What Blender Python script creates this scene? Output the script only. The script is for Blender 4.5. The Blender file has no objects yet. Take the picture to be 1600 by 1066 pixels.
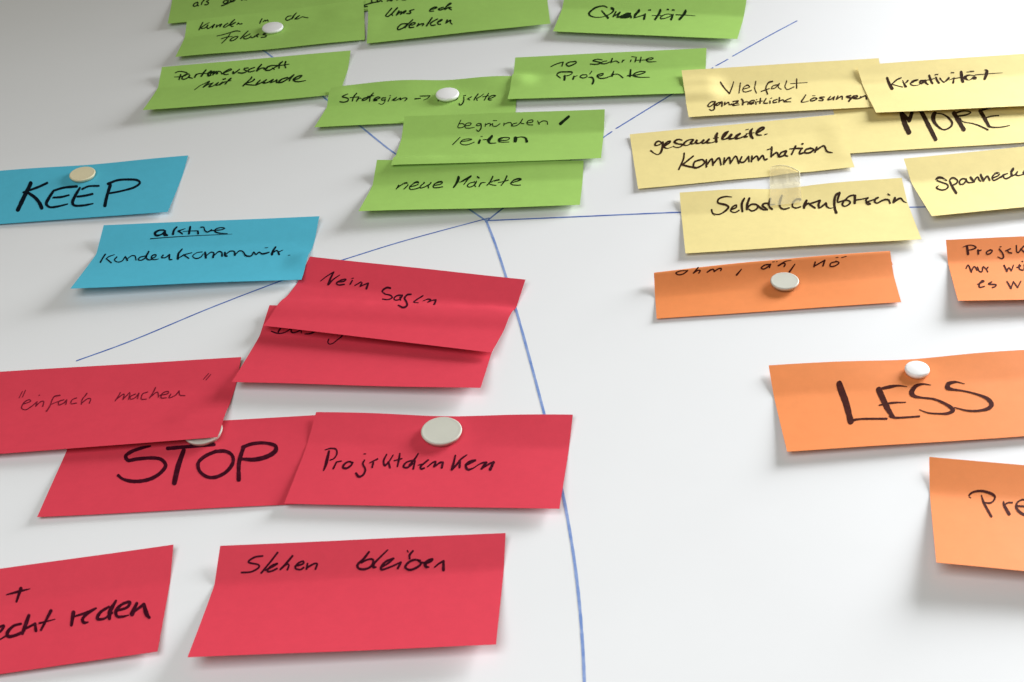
import bpy, math, json
import numpy as np
from mathutils import Matrix, Vector

scene = bpy.context.scene
col = scene.collection

# ------------------------------------------------------------------ camera, light, exposure
CAM_ROT = [[0.99725, 0.018759, 0.071691], [0.059023, -0.78603, -0.615365], [0.044808, 0.617904, -0.784976]]
CAM_POS = [122.49, -1172.01, 780.02]   # mm in board coordinates
LENS = 55.079

BOARD_Z = 1.6                                   # height of the board's drawn centre above the floor (m)

def W(u, v, z=0.0):
    """board millimetres -> world metres (board hangs in the XZ plane, facing -Y)"""
    return Vector((u / 1000.0, -z / 1000.0, v / 1000.0 + BOARD_Z))

cam_d = bpy.data.cameras.new('camera'); cam = bpy.data.objects.new('camera', cam_d); col.objects.link(cam)
cam_d.sensor_width = 36.0; cam_d.lens = LENS; cam_d.clip_start = 0.02; cam_d.clip_end = 50
cam.matrix_world = Matrix.Translation(W(*CAM_POS)) @ Matrix(CAM_ROT).to_4x4()
scene.camera = cam
cam_d.dof.use_dof = True; cam_d.dof.focus_distance = 1.36; cam_d.dof.aperture_fstop = 20.0

world = bpy.data.worlds.new('World'); scene.world = world; world.use_nodes = True
bg = world.node_tree.nodes['Background']
bg.inputs['Color'].default_value = (1.0, 0.83, 0.40, 1); bg.inputs['Strength'].default_value = 0.10

def area(name, pos, target, sx, sy, power, color, spread=180):
    d = bpy.data.lights.new(name, 'AREA'); d.shape = 'RECTANGLE'; d.size = sx; d.size_y = sy
    d.energy = power; d.color = color; d.spread = math.radians(spread)
    o = bpy.data.objects.new(name, d); col.objects.link(o); o.location = W(*pos)
    o.rotation_euler = (W(*target) - W(*pos)).to_track_quat('-Z', 'Y').to_euler()
    return o
area('window_light', (1500, 850, 530), (500, -900, 0), 0.95, 0.95, 38.5, (0.93, 0.96, 1.0), 118)
# added fill lamp behind the viewer, brightens the lower board
area('fill_light', (-400, -1220, 1420), (-250, -550, 0), 1.2, 1.2, 21.5, (0.92, 0.955, 1.0))

scene.view_settings.view_transform = 'Standard'; scene.view_settings.look = 'None'
scene.view_settings.exposure = 0.06; scene.view_settings.gamma = 1.0
scene.render.engine = 'CYCLES'

# ------------------------------------------------------------------ helpers
def tag(o, label=None, cat=None, group=None, kind=None):
    if label: o['label'] = label
    if cat: o['category'] = cat
    if group: o['group'] = group
    if kind: o['kind'] = kind
    return o

def mesh_obj(name, verts, faces, mat, parent=None, smooth=True):
    me = bpy.data.meshes.new(name)
    me.from_pydata([tuple(v) for v in verts], [], faces); me.update()
    if smooth: me.polygons.foreach_set('use_smooth', [True] * len(me.polygons))
    me.materials.append(mat)
    o = bpy.data.objects.new(name, me); col.objects.link(o)
    if parent: o.parent = parent
    return o

def material(name, color, rough=0.6, spec=0.3):
    m = bpy.data.materials.new(name); m.use_nodes = True
    nt = m.node_tree; b = nt.nodes['Principled BSDF']
    b.inputs['Base Color'].default_value = (*color, 1); b.inputs['Roughness'].default_value = rough
    b.inputs['Specular IOR Level'].default_value = spec
    return m, nt, b

def noise(nt, scale, detail=3, rough=0.55, vec=None):
    n = nt.nodes.new('ShaderNodeTexNoise'); n.inputs['Scale'].default_value = scale
    n.inputs['Detail'].default_value = detail; n.inputs['Roughness'].default_value = rough
    c = nt.nodes.new('ShaderNodeTexCoord'); nt.links.new(c.outputs['Object'], n.inputs['Vector'])
    return n

def tint(nt, b, fac, c0, c1, lo=0.35, hi=0.65):
    r = nt.nodes.new('ShaderNodeValToRGB'); r.color_ramp.elements[0].position = lo; r.color_ramp.elements[1].position = hi
    r.color_ramp.elements[0].color = (*c0, 1); r.color_ramp.elements[1].color = (*c1, 1)
    nt.links.new(fac, r.inputs['Fac']); nt.links.new(r.outputs['Color'], b.inputs['Base Color']); return r

def paper(name, c):
    m, nt, b = material(name, c, 0.62, 0.18)
    n = noise(nt, 110, 7, 0.72)
    tint(nt, b, n.outputs['Fac'], tuple(x * 0.972 for x in c), tuple(min(x * 1.022, 1) for x in c))
    f = noise(nt, 1400, 3, 0.7); bp_ = nt.nodes.new('ShaderNodeBump'); bp_.inputs['Strength'].default_value = 0.18
    bp_.inputs['Distance'].default_value = 0.0002
    nt.links.new(f.outputs['Fac'], bp_.inputs['Height'])
    # soft buckling of cheap paper
    g = noise(nt, 14, 2, 0.5); b2 = nt.nodes.new('ShaderNodeBump'); b2.inputs['Strength'].default_value = 0.22
    b2.inputs['Distance'].default_value = 0.004
    nt.links.new(g.outputs['Fac'], b2.inputs['Height']); nt.links.new(bp_.outputs['Normal'], b2.inputs['Normal'])
    nt.links.new(b2.outputs['Normal'], b.inputs['Normal'])
    # thin coloured paper lets a little light through
    tr = nt.nodes.new('ShaderNodeBsdfTranslucent'); tr.inputs['Color'].default_value = (*c, 1)
    mx = nt.nodes.new('ShaderNodeMixShader'); mx.inputs['Fac'].default_value = 0.10
    out = nt.nodes['Material Output']
    nt.links.new(b.outputs['BSDF'], mx.inputs[1]); nt.links.new(tr.outputs['BSDF'], mx.inputs[2]); nt.links.new(mx.outputs['Shader'], out.inputs['Surface'])
    return m

PAPER = {'green': paper('green_paper', (0.37, 0.61, 0.14)), 'yellow': paper('yellow_paper', (0.86, 0.72, 0.31)),
         'orange': paper('orange_paper', (0.86, 0.275, 0.085)), 'red': paper('red_paper', (0.72, 0.055, 0.088)),
         'blue': paper('blue_paper', (0.095, 0.50, 0.66))}

def ink(name, c, c2=None):
    m, nt, b = material(name, c, 0.6, 0.05)
    n = noise(nt, 260, 3, 0.6); c2 = c2 or tuple(x * 1.7 + 0.002 for x in c)
    tint(nt, b, n.outputs['Fac'], c, c2, 0.45, 0.75)
    return m
INK = {'green': ink('black_ink_on_green', (0.006, 0.016, 0.004)), 'yellow': ink('black_ink_on_yellow', (0.028, 0.013, 0.006)),
       'orange': ink('black_ink_on_orange', (0.045, 0.007, 0.004)), 'red': ink('black_ink_on_red', (0.038, 0.003, 0.010)),
       'blue': ink('black_ink_on_blue', (0.002, 0.006, 0.012)),
       'faint': ink('fading_ink_on_red', (0.13, 0.008, 0.02), (0.24, 0.014, 0.03))}

# whiteboard lacquer
mb, nt, b = material('whiteboard_lacquer', (0.72, 0.72, 0.72), 0.38, 0.42)
n = noise(nt, 3.2, 5, 0.6); tint(nt, b, n.outputs['Fac'], (0.775, 0.775, 0.775), (0.80, 0.80, 0.80))
n2 = noise(nt, 9, 6, 0.65); mr = nt.nodes.new('ShaderNodeMapRange'); mr.inputs['To Min'].default_value = 0.32; mr.inputs['To Max'].default_value = 0.46
nt.links.new(n2.outputs['Fac'], mr.inputs['Value']); nt.links.new(mr.outputs['Result'], b.inputs['Roughness'])
BOARD = mb

# dry-wipe marker: streaky, lets the lacquer show where the tip ran dry
ml, nt, b = material('blue_dry_marker', (0.03, 0.07, 0.33), 0.45, 0.35)
n = noise(nt, 55, 5, 0.65); tint(nt, b, n.outputs['Fac'], (0.055, 0.12, 0.41), (0.19, 0.29, 0.58), 0.42, 0.72)
MARK = ml
ml2, nt, b = material('blue_dry_marker_pale', (0.10, 0.17, 0.45), 0.45, 0.35)
n = noise(nt, 70, 5, 0.7); tint(nt, b, n.outputs['Fac'], (0.15, 0.25, 0.55), (0.30, 0.39, 0.64), 0.38, 0.66)
MARKP = ml2

# magnets
def plastic(name, c, rough):
    m, nt, b = material(name, c, rough, 0.5)
    n = noise(nt, 60, 4); tint(nt, b, n.outputs['Fac'], tuple(x * 0.96 for x in c), c)
    return m
WHITE_PL = plastic('white_plastic', (0.88, 0.87, 0.86), 0.38); CREAM_PL = plastic('cream_plastic', (0.56, 0.55, 0.47), 0.55)
YELLOWED = plastic('yellowed_plastic', (0.72, 0.64, 0.42), 0.55)
FERRITE = plastic('dark_ferrite', (0.03, 0.03, 0.03), 0.7)

# matt adhesive tape
mt_, nt, b = material('matt_tape', (0.80, 0.71, 0.44), 0.6, 0.2)
tp = nt.nodes.new('ShaderNodeBsdfTransparent'); tp.inputs['Color'].default_value = (0.98, 0.96, 0.90, 1)
mx = nt.nodes.new('ShaderNodeMixShader'); n = noise(nt, 45, 4, 0.6); mr = nt.nodes.new('ShaderNodeMapRange')
mr.inputs['To Min'].default_value = 0.36; mr.inputs['To Max'].default_value = 0.46; nt.links.new(n.outputs['Fac'], mr.inputs['Value'])
nt.links.new(mr.outputs['Result'], mx.inputs['Fac']); nt.links.new(tp.outputs['BSDF'], mx.inputs[1]); nt.links.new(b.outputs['BSDF'], mx.inputs[2])
nt.links.new(mx.outputs['Shader'], nt.nodes['Material Output'].inputs['Surface'])
TAPE = mt_
RIM, _n, _b = material('tape_rim_highlight', (0.90, 0.84, 0.60), 0.35, 0.5)  # paler than the tape: the lit edge is painted in

# ---- paper surfaces in board coordinates (millimetres: u right, v up, z out of the board) ----
NS, NT = 60, 30
CELL = 2.0
HU0, HV0, HNU, HNV = -800.0, -700.0, 850, 650
HF = np.zeros((HNU, HNV))

def hf_sample(u, v):
    i = ((u - HU0) / CELL).astype(int); j = ((v - HV0) / CELL).astype(int)
    r = np.zeros(np.shape(u))
    for a in (-1, 0, 1):
        for b in (-1, 0, 1):
            r = np.maximum(r, HF[np.clip(i + a, 0, HNU - 1), np.clip(j + b, 0, HNV - 1)])
    return r

def hf_add(u, v, z):
    i = np.clip(((u - HU0) / CELL).astype(int), 0, HNU - 1); j = np.clip(((v - HV0) / CELL).astype(int), 0, HNV - 1)
    np.maximum.at(HF, (i.ravel(), j.ravel()), z.ravel())

def filt(D, rad, mode):
    for ax, rr in ((0, rad[0]), (1, rad[1])):
        P = np.pad(D, [(rr, rr) if k == ax else (0, 0) for k in (0, 1)], mode='edge')
        n = D.shape[ax]
        st = np.stack([np.take(P, range(k, k + n), axis=ax) for k in range(2 * rr + 1)])
        D = st.max(0) if mode == 'max' else st.mean(0)
    return D

class Sheet:
    def __init__(self, d):
        self.d = d
        self.c = np.array(d['c'], float)          # TL TR BR BL (u, v)
        self.D = np.zeros((NS + 1, NT + 1))
    def base(self, s, t):
        d = self.d; t0 = d.get('t0', 0.27)
        gb = np.clip((t - t0) / (1 - t0), 0, 2) ** d.get('pb', 1.1)
        gt = np.clip((t0 - t) / t0, 0, 2) ** d.get('pt', 1.0)
        m = 4 * s * (1 - s)
        z = 0.35 + (d['lb'] * (1 - s) + d['rb'] * s + d.get('mb', 0) * m) * gb
        z = z + (d['lt'] * (1 - s) + d['rt'] * s + d.get('mt', 0) * m) * gt
        ph = d.get('ph', 0.0)
        z = z + 0.35 * gb * (1 + np.sin(5.1 * s + ph) * np.cos(3.3 * t + ph * 2)) + 0.12 * (1 + np.sin(9 * s + 4 * t + ph))
        # stiff paper lifts a touch more at its two free ends
        for (ps, pt, sg, k) in d.get('pins', ()):
            q = ((s - ps) * 200) ** 2 + ((t - pt) * 100) ** 2
            z = 0.35 + (z - 0.35) * (1 - k * np.exp(-q / (sg * sg)))
        for (ps, pt, su, sv, h) in d.get('bumps', ()):
            z = z + h * np.exp(-(((s - ps) * 200 / su) ** 2 + ((t - pt) * 100 / sv) ** 2))
        return z
    def uv(self, s, t):
        c = self.c; s_ = s[..., None]; t_ = t[..., None]
        p = (c[0] * (1 - s_) + c[1] * s_) * (1 - t_) + (c[3] * (1 - s_) + c[2] * s_) * t_
        b = self.d.get('bow', 0)
        if b:
            p = p + np.stack([0 * s, b * 4 * s * (1 - s) * (1 - t) ** 2 + self.d.get('bowr', 0) * s ** 4 * (1 - t) ** 2], -1)
        return p
    def offs(self, s, t):
        x = np.clip(s, 0, 1) * NS; y = np.clip(t, 0, 1) * NT
        i = np.minimum(x.astype(int), NS - 1); j = np.minimum(y.astype(int), NT - 1); x = x - i; y = y - j
        D = self.D
        return D[i, j] * (1 - x) * (1 - y) + D[i + 1, j] * x * (1 - y) + D[i, j + 1] * (1 - x) * y + D[i + 1, j + 1] * x * y
    def P(self, s, t):
        s = np.asarray(s, float); t = np.asarray(t, float)
        q = self.uv(s, t); z = self.base(s, t) + self.offs(s, t)
        return np.concatenate([q, z[..., None]], -1)
    def settle(self):
        s, t = np.meshgrid(np.linspace(0, 1, NS + 1), np.linspace(0, 1, NT + 1), indexing='ij')
        self.D[:] = 0
        q = self.uv(s, t); z = self.base(s, t)
        need = np.maximum(0, hf_sample(q[..., 0], q[..., 1]) + self.d.get('gap', 0.45) - z)
        if need.max() > 0:
            D = filt(need, (3, 2), 'max'); D = filt(D, (2, 1), 'mean'); D = filt(D, (1, 1), 'mean')
            self.D = D
        s, t = np.meshgrid(np.linspace(0, 1, 201), np.linspace(0, 1, 101), indexing='ij')
        p = self.P(s, t); hf_add(p[..., 0], p[..., 1], p[..., 2])

def disc_add(u, v, r, z):
    a, b = np.meshgrid(np.arange(-r, r + 1, 1.0), np.arange(-r, r + 1, 1.0))
    k = a * a + b * b <= r * r
    hf_add(u + a[k], v + b[k], np.full(k.sum(), z))

NOTES = [
({"name":"jan","col":"green","lb":2,"rb":2,"lt":0.5,"rt":0.5,"ph":0.0,"wk":1.18,"c":[[-197.79,517.76],[5.5,548.0],[12.35,448.23],[-188.4,418.2]]},
 [[[1.404,-0.036,-0.142,0.577],[[349,674,17,354,797,17],[274,847,17,312,821,17,382,795,17,425,796,12],[274,847,17,273,881,17,307,889,17],[437,713,17,410,749,17,425,788,17,453,763,17,469,790,17],[528,796,17,542,756,17],[549,775,17,575,799,17,585,767,17],[632,791,17,649,781,17],[696,804,17,732,817,17]]]]),
({"name":"als","col":"green","lb":5,"rb":1,"lt":0.5,"rt":0.5,"ph":1.7,"wk":0.95,"c":[[-394.93,499.18],[-183.9,531.77],[-169.99,432.74],[-378.89,400.48]]},
 [[[1.455,-0.076,-0.144,0.516],[[282,425,19,254,454,19,240,523,19,259,545,19,286,499,19,287,439,19],[287,439,19,287,524,19,299,542,19],[356,362,19,331,451,19,328,511,19],[401,399,19,379,433,19,403,479,19,391,528,19,365,526,19]]],[[1.454,-0.057,-0.146,0.525],[[620,473,19,577,465,19,562,516,19,589,548,19,616,491,19,594,573,19,549,608,22],[553,602,19,590,579,19,639,526,19,672,475,19],[645,444,19,639,514,19,673,512,19,693,458,19],[759,500,19,775,481,19],[793,488,19,815,503,19]]]]),
({"name":"kunden","col":"green","lb":8,"rb":3.4,"lt":5.1,"rt":5.1,"ph":3.4,"pins":[[0.49,0.45,45,0.85]],"t0":0.31,"wk":0.98,"c":[[-357.68,403.81],[-163.96,445.72],[-151.31,350.57],[-351.04,315.1]]},
 [[[1.404,-0.077,-0.161,0.875],[[186,70,18,165,132,20,149,191,21],[259,90,11,218,116,15,176,154,19,163,162,18,186,178,15,221,168,16,246,130,18],[246,130,18,237,168,19,249,191,18,275,176,15,320,134,19],[318,137,21,298,187,22],[347,149,18,340,188,19],[342,185,16,372,153,15,400,144,19],[400,144,20,382,182,21],[469,139,16,435,170,18,423,200,19,446,205,15,484,165,15],[542,85,18,505,141,24,489,180,25],[498,181,18,532,159,16,556,135,16],[540,140,14,507,183,16,508,201,18,532,206,14],[571,180,15,590,154,18,595,173,14,627,175,22]]],[[1.434,-0.131,-0.134,0.517],[[369,398,14,441,371,15,525,325,16,577,312,16,617,337,14],[511,363,14,495,471,16,449,662,15],[428,509,16,478,472,15,544,472,10],[575,481,14,541,534,18,532,596,20,557,608,18,594,547,16,606,489,16,575,481,14],[706,353,14,672,447,18,641,558,21],[738,441,12,694,499,16,671,534,18,683,573,18,722,570,16,752,513,16],[752,513,15,755,554,16,781,554,15,812,505,14]]],[[1.431,-0.1,-0.147,0.56],[[772,552,14,803,503,15,831,466,15],[832,471,16,814,528,19,829,554,14],[926,470,16,885,485,18,878,500,16,919,533,18,913,571,19,865,575,15]]],[[1.397,-0.045,-0.162,0.84],[[851,128,15,839,162,19,827,205,21],[864,187,14,886,163,16,888,178,15,913,164,16,920,186,18]]],[[1.389,-0.021,-0.181,0.808],[[1177,140,15,1137,146,18,1117,186,19,1129,214,19,1165,203,18,1205,168,19],[1237,94,12,1200,159,25,1187,200,18],[1219,208,16,1250,177,18,1272,152,14],[1267,158,12,1234,189,18,1223,209,18,1259,213,15,1286,196,12,1308,186,14,1335,204,16,1369,220,14]]]]),
({"name":"ums","col":"green","lb":5,"rb":7.4,"lt":5.1,"rt":5.1,"ph":5.1,"t0":0.31,"wk":1.18,"c":[[-156.94,429.31],[41.52,463.51],[49.18,365.61],[-147.53,338.1]]},
 [[[1.403,0.019,-0.154,0.793],[[264,109,18,221,188,18,196,245,18,215,265,17,260,221,18,327,113,21],[327,117,21,285,183,18,267,223,17,272,254,17],[344,177,19,316,254,22],[318,250,18,363,198,19,373,204,18,360,250,19],[362,246,18,417,187,19,422,192,19,397,235,19],[510,183,17,461,204,17,475,232,18,465,252,18,429,245,15]]],[[1.4,0.036,-0.145,0.808],[[696,221,12,741,208,15,770,188,17,741,178,17,691,216,18,686,245,18,730,253,15],[839,196,15,784,224,18,789,242,18,838,230,17,884,182,15,929,140,15,920,129,14,884,165,15,858,229,19],[855,245,18,902,211,18,927,220,15],[902,233,18,926,262,17]]],[[1.417,-0.004,-0.151,0.492],[[432,522,17,373,519,18,331,629,19,336,679,18,394,641,18,441,525,18],[496,417,17,451,528,18,413,640,18],[456,584,14,510,573,15,526,529,17,500,514,17,461,586,19,462,648,19,510,656,14],[563,554,18,544,638,18],[546,632,15,592,577,18,619,585,17,604,636,17],[711,417,19,679,540,22,650,657,21],[772,477,17,713,551,18,694,601,18,704,660,18,747,660,15],[767,596,14,820,527,17,820,506,17,777,570,19,776,641,18,805,658,15],[879,539,18,864,634,19],[869,629,17,913,557,18,917,573,18,912,629,18,931,693,15]]]]),
({"name":"partner","col":"green","lb":12,"rb":5.4,"lt":8.1,"rt":6.6,"ph":0.5199999999999996,"mb":-1,"t0":0.31,"wk":0.98,"c":[[-360.94,293.61],[-162.47,320.46],[-162.65,227.91],[-357.96,195.97]]},
 [[[1.485,-0.184,-0.134,1.027],[[156,110,17,186,94,17,239,104,18,284,133,21,274,162,19,220,175,15,153,172,10],[218,145,23,209,216,25],[304,146,19,255,160,21,238,210,21,263,220,19,302,199,19,316,164,18],[316,167,23,310,193,23,350,218,17],[383,163,23,372,205,28],[374,188,18,398,158,17,426,155,15,496,164,11],[480,105,22,458,152,28,440,200,26],[535,142,32,510,166,34,514,200,32,542,197,21],[533,129,23,549,144,23,535,183,21],[567,140,28,562,193,25],[571,174,30,592,150,30,608,172,30,596,184,25],[610,145,19,639,156,18,657,192,21],[657,192,18,705,165,17,752,137,18,742,125,17,690,156,21,670,187,23,696,208,19,728,205,15],[775,174,28,774,202,28,808,179,21,837,145,18]]],[[1.49,-0.254,-0.147,0.668],[[418,478,14,462,352,15,537,290,18],[537,290,18,511,364,25,499,425,26],[501,413,19,544,348,18,581,321,18],[581,321,19,559,428,28,587,429,18,637,323,18],[637,323,19,625,407,23,658,391,19,678,322,17],[675,333,19,662,411,22,692,350,17,719,321,15],[677,279,14,706,272,14],[764,275,18,737,313,21,721,396,25],[679,328,12,769,316,12]]],[[1.478,-0.166,-0.146,0.979],[[928,135,20,888,140,20,885,155,20,913,178,21,910,196,20,871,209,23,829,196,21],[997,137,18,951,157,23,929,184,24,946,202,20,1001,191,18],[1064,101,24,1037,154,29,1026,195,30],[1031,192,20,1073,160,18,1104,164,20,1096,182,18,1135,169,14],[1172,136,23,1133,153,26,1118,197,27,1160,207,21,1193,185,18,1244,147,20],[1189,177,21,1209,199,20],[1286,87,20,1257,126,29,1259,188,26],[1172,132,17,1264,146,17,1360,141,12],[1320,92,24,1316,150,24,1331,195,24]]],[[1.491,-0.24,-0.146,0.555],[[984,290,20,960,376,23,927,504,26],[1019,338,29,1007,389,21,959,430,18,932,450,17,1001,497,20,1055,519,18],[1087,384,20,1067,474,23,1060,520,20,1107,471,18,1153,389,20],[1153,389,21,1133,478,24,1178,477,20,1226,401,20],[1227,408,21,1209,485,21,1255,456,18,1269,420,20],[1269,420,21,1277,503,23,1307,470,17,1322,433,17],[1375,387,21,1311,431,21,1298,508,24,1334,511,23,1382,436,21,1433,323,17],[1434,329,17,1409,442,26,1411,490,23],[1449,479,18,1504,439,20,1524,371,18,1481,387,21,1447,465,26,1464,510,24,1514,542,20,1585,526,12]]]]),
({"name":"strat","col":"green","lb":7,"rb":1.4,"lt":8.1,"rt":5.1,"ph":2.2199999999999998,"mt":5,"pins":[[0.64,0.37,40,0.9]],"t0":0.31,"wk":1.0,"c":[[-172.06,236.71],[17.74,255.91],[18.96,178.16],[-178.28,159.97]]},
 [[[1.477,-0.15,-0.125,0.994],[[205,161,13,170,183,16,149,200,16,215,226,20,217,251,18,179,269,16,131,262,16],[297,145,18,270,203,20,262,256,18],[234,213,12,326,199,12],[321,213,18,306,263,18],[315,250,14,335,218,14,353,229,14],[423,218,16,377,231,20,366,254,22,400,253,18,436,215,18],[475,161,16,447,216,22,446,278,18],[415,203,12,483,202,12],[489,264,14,528,254,16,554,239,16,532,225,16,494,250,20,489,273,20,524,277,16],[615,245,14,575,250,18,574,274,18,612,278,14],[610,264,16,608,311,22,586,375,20,551,336,18],[662,241,12,641,310,18],[654,219,12,665,218,12],[684,291,14,713,279,14,728,252,16],[725,257,14,693,287,18,715,302,14,753,279,12],[731,296,12,773,266,16,768,295,16,807,269,14,841,278,18,821,321,18]]],[[1.483,-0.126,-0.09,0.752],[[927,297,20,984,292,14],[977,251,14,1082,253,14],[1082,253,14,1059,301,12,1022,340,12]]],[[1.491,-0.09,-0.121,0.579],[[1183,319,19,1178,387,21],[1197,274,15,1188,330,18],[1270,372,15,1266,403,12],[1328,347,15,1326,394,18,1358,401,16,1379,352,18,1345,340,14],[1444,338,16,1450,436,18,1441,520,20,1420,554,19,1405,507,18],[1439,306,12,1462,303,12],[1526,349,15,1487,401,16],[1491,396,18,1512,433,16],[1593,293,15,1570,375,19,1559,443,18],[1650,305,12,1604,382,15,1584,410,18,1591,461,18],[1703,298,14,1683,377,18,1667,472,16],[1643,374,11,1707,360,11],[1705,453,14,1748,418,15,1781,370,16,1741,361,15,1708,426,20,1713,477,18,1742,484,14]]]]),
({"name":"ten","col":"green","lb":6,"rb":5.4,"lt":8.1,"rt":6.6,"ph":3.919999999999999,"t0":0.31,"wk":1.18,"c":[[14.46,290.22],[212.94,300.5],[205.62,208.55],[10.32,206.12]]},
 [[[1.496,-0.084,-0.08,0.956],[[384,182,13,442,143,15,504,119,13],[510,119,16,500,183,17],[629,123,13,576,125,16,544,157,18,565,188,20,609,174,18,648,137,17,640,118,16,606,121,11]]],[[1.5,-0.07,-0.068,0.965],[[917,113,11,860,100,15,820,121,16,870,142,18,909,162,16,865,182,17,797,174,16],[967,135,11,923,146,13,909,168,16,947,180,15,1006,152,12],[1022,100,18,1010,164,20],[1014,162,12,1065,144,13,1093,172,20],[1136,135,17,1126,166,16],[1151,133,10,1133,149,10],[1219,138,16,1215,164,16],[1224,83,10,1262,94,9],[1273,98,15,1262,170,18],[1322,98,15,1314,180,18],[1276,147,11,1381,149,9],[1381,149,10,1433,145,12,1451,125,12,1417,119,13,1377,146,18,1397,178,17,1483,184,8]]],[[1.507,-0.089,-0.064,0.55],[[501,430,13,456,327,18,476,286,13,540,280,10,616,297,13,590,356,13,531,380,12],[542,371,27,546,489,29],[641,395,18,635,478,25],[635,426,11,673,378,9],[766,368,11,718,373,16,706,424,18,738,459,16,777,422,13,770,373,11],[818,289,9,799,352,13],[797,445,11,832,459,22,852,544,25,846,637,25],[886,424,11,936,399,15,941,359,15,897,374,16,881,413,18,904,477,17,964,490,15,1021,439,13],[1047,312,13,1035,431,29],[1028,440,13,1055,393,13,1100,398,13,1150,496,20],[1223,306,25,1223,464,29],[1196,450,16,1267,439,13],[1252,447,11,1333,418,15,1379,364,13,1329,347,13,1272,390,17,1256,448,20,1307,499,16,1430,522,7]]]]),
({"name":"qual","col":"green","lb":7,"rb":8.4,"lt":6.6,"rt":6.6,"ph":5.62,"t0":0.31,"wk":1.18,"c":[[64.34,447.01],[262.53,412.39],[245.4,313.87],[52.37,347.73]]},
 [[[1.415,-0.18,0.064,0.515],[[498,261,10,460,241,10,408,254,11,351,299,18,318,413,28,330,472,25,382,525,15,462,522,10,524,459,12,566,369,20,574,296,25,544,271,18],[444,326,15,481,404,22,543,529,30],[606,340,20,595,486,22],[597,481,15,633,408,18,652,346,20],[652,346,20,640,492,25],[646,504,18,693,461,32,738,394,40,770,371,25],[683,514,15,731,481,38,780,450,38,796,505,18],[857,289,28,828,407,32,830,493,22],[830,493,18,869,457,12,935,382,20],[933,370,25,939,518,32],[957,275,10,983,270,10],[1089,273,30,1061,516,28],[1013,405,9,1107,387,10],[1234,348,10,1163,343,11,1113,435,18,1119,485,18,1169,466,12,1239,354,18],[1238,347,20,1234,496,30],[1159,248,11,1177,250,11],[1217,255,10,1242,256,10],[1365,269,30,1324,485,32],[1269,351,15,1356,346,12,1479,356,6]]]]),
({"name":"more","col":"yellow","lb":1.5,"rb":3,"lt":1,"rt":1,"ph":1.0399999999999991,"wk":1.18,"c":[[327.53,196.53],[527.37,204.52],[533.06,104.86],[333.42,92.91]]},
 [[[1.65,0.399,-0.092,0.787],[[637,319,62,624,535,70,626,683,72],[640,319,50,677,451,45],[677,467,50,758,255,50],[825,247,55,832,436,58,839,848,55],[961,356,15,1013,378,18,1053,463,28,1062,559,30,1034,626,25,957,679,18,915,604,30,903,492,52,919,407,60,948,347,50],[1124,376,60,1131,536,58,1138,693,55],[1144,370,25,1221,338,20,1285,370,18,1240,413,20,1151,435,25],[1157,476,15,1164,540,12,1242,588,12,1291,633,18,1358,726,20],[1377,355,50,1382,485,52,1383,656,38],[1373,355,28,1472,308,25,1579,295,15],[1395,494,18,1462,469,18,1527,463,15],[1380,640,35,1388,667,25,1420,686,18,1502,688,15,1575,668,10]]]]),
({"name":"viel","col":"yellow","lb":6,"rb":2.4,"lt":6.6,"rt":5.85,"ph":2.7399999999999984,"t0":0.31,"wk":1.05,"c":[[185.33,254.1],[384.72,268.42],[384.69,176.94],[188.38,160.73]]},
 [[[1.553,0.148,-0.103,0.666],[[377,247,23,448,478,26],[448,478,21,510,236,14],[572,288,16,543,482,16],[573,267,16,578,265,16],[591,390,16,663,347,16,649,305,16,607,337,16,587,432,16,612,465,16,672,433,16],[733,252,16,710,383,16,715,510,16],[901,270,16,854,292,18,821,401,21,823,555,21],[768,476,16,853,420,16],[945,338,16,898,358,16,875,423,16,909,415,16,965,314,16],[965,314,16,945,398,16,968,451,16],[1042,276,16,1012,403,16,1028,466,16,1101,416,16],[1145,259,19,1125,448,21],[1076,331,11,1245,329,9]]],[[1.571,0.146,-0.091,0.618],[[290,657,17,244,669,19,210,750,23,219,780,19,256,736,19,286,676,21],[289,669,23,274,753,24,263,852,23,233,873,19,219,845,17],[356,673,19,309,701,21,288,748,23,310,752,19,349,686,21],[357,688,24,346,786,23],[385,692,23,374,755,23],[380,749,19,420,698,19,424,756,19,461,747,14],[466,684,19,520,678,19,478,743,17,452,782,16,519,777,12],[439,744,12,517,734,12],[557,641,26,565,699,26,553,775,28],[561,741,17,592,710,17,613,720,19,605,776,21],[622,750,17,669,721,17,678,687,17,650,690,21,623,736,24,631,772,23,666,756,16],[688,731,23,686,780,23],[696,673,12,706,672,12],[743,648,23,726,765,23],[702,726,12,756,713,12],[798,656,17,765,763,21,803,775,17],[830,723,21,825,778,21],[842,662,12,857,654,12],[906,692,17,863,728,21,859,769,21,893,760,17],[932,654,24,915,763,21],[924,736,17,960,713,19,966,756,23],[966,756,21,1010,706,17,1044,683,14],[971,763,19,1031,772,12]]],[[1.573,0.19,-0.1,0.643],[[1197,625,18,1160,720,23,1134,787,21,1161,797,14,1211,775,9],[1276,708,18,1234,743,21,1230,778,21,1270,766,20,1298,729,18,1267,703,17],[1261,653,9,1287,657,9],[1372,705,18,1334,705,20,1323,721,20,1356,761,20,1343,789,18,1309,778,15],[1434,703,18,1400,774,23,1432,767,18,1472,709,18],[1472,709,21,1454,782,23],[1508,703,21,1485,776,23],[1491,771,17,1548,715,20,1541,784,20],[1634,712,20,1588,733,21,1600,753,21,1641,770,26],[1662,716,17,1636,770,26,1599,839,26],[1636,770,26,1697,744,20,1699,722,17,1665,728,18,1655,772,26,1690,795,18,1720,782,17],[1729,749,18,1715,787,21],[1720,782,18,1778,739,21,1779,807,29]]]]),
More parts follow.
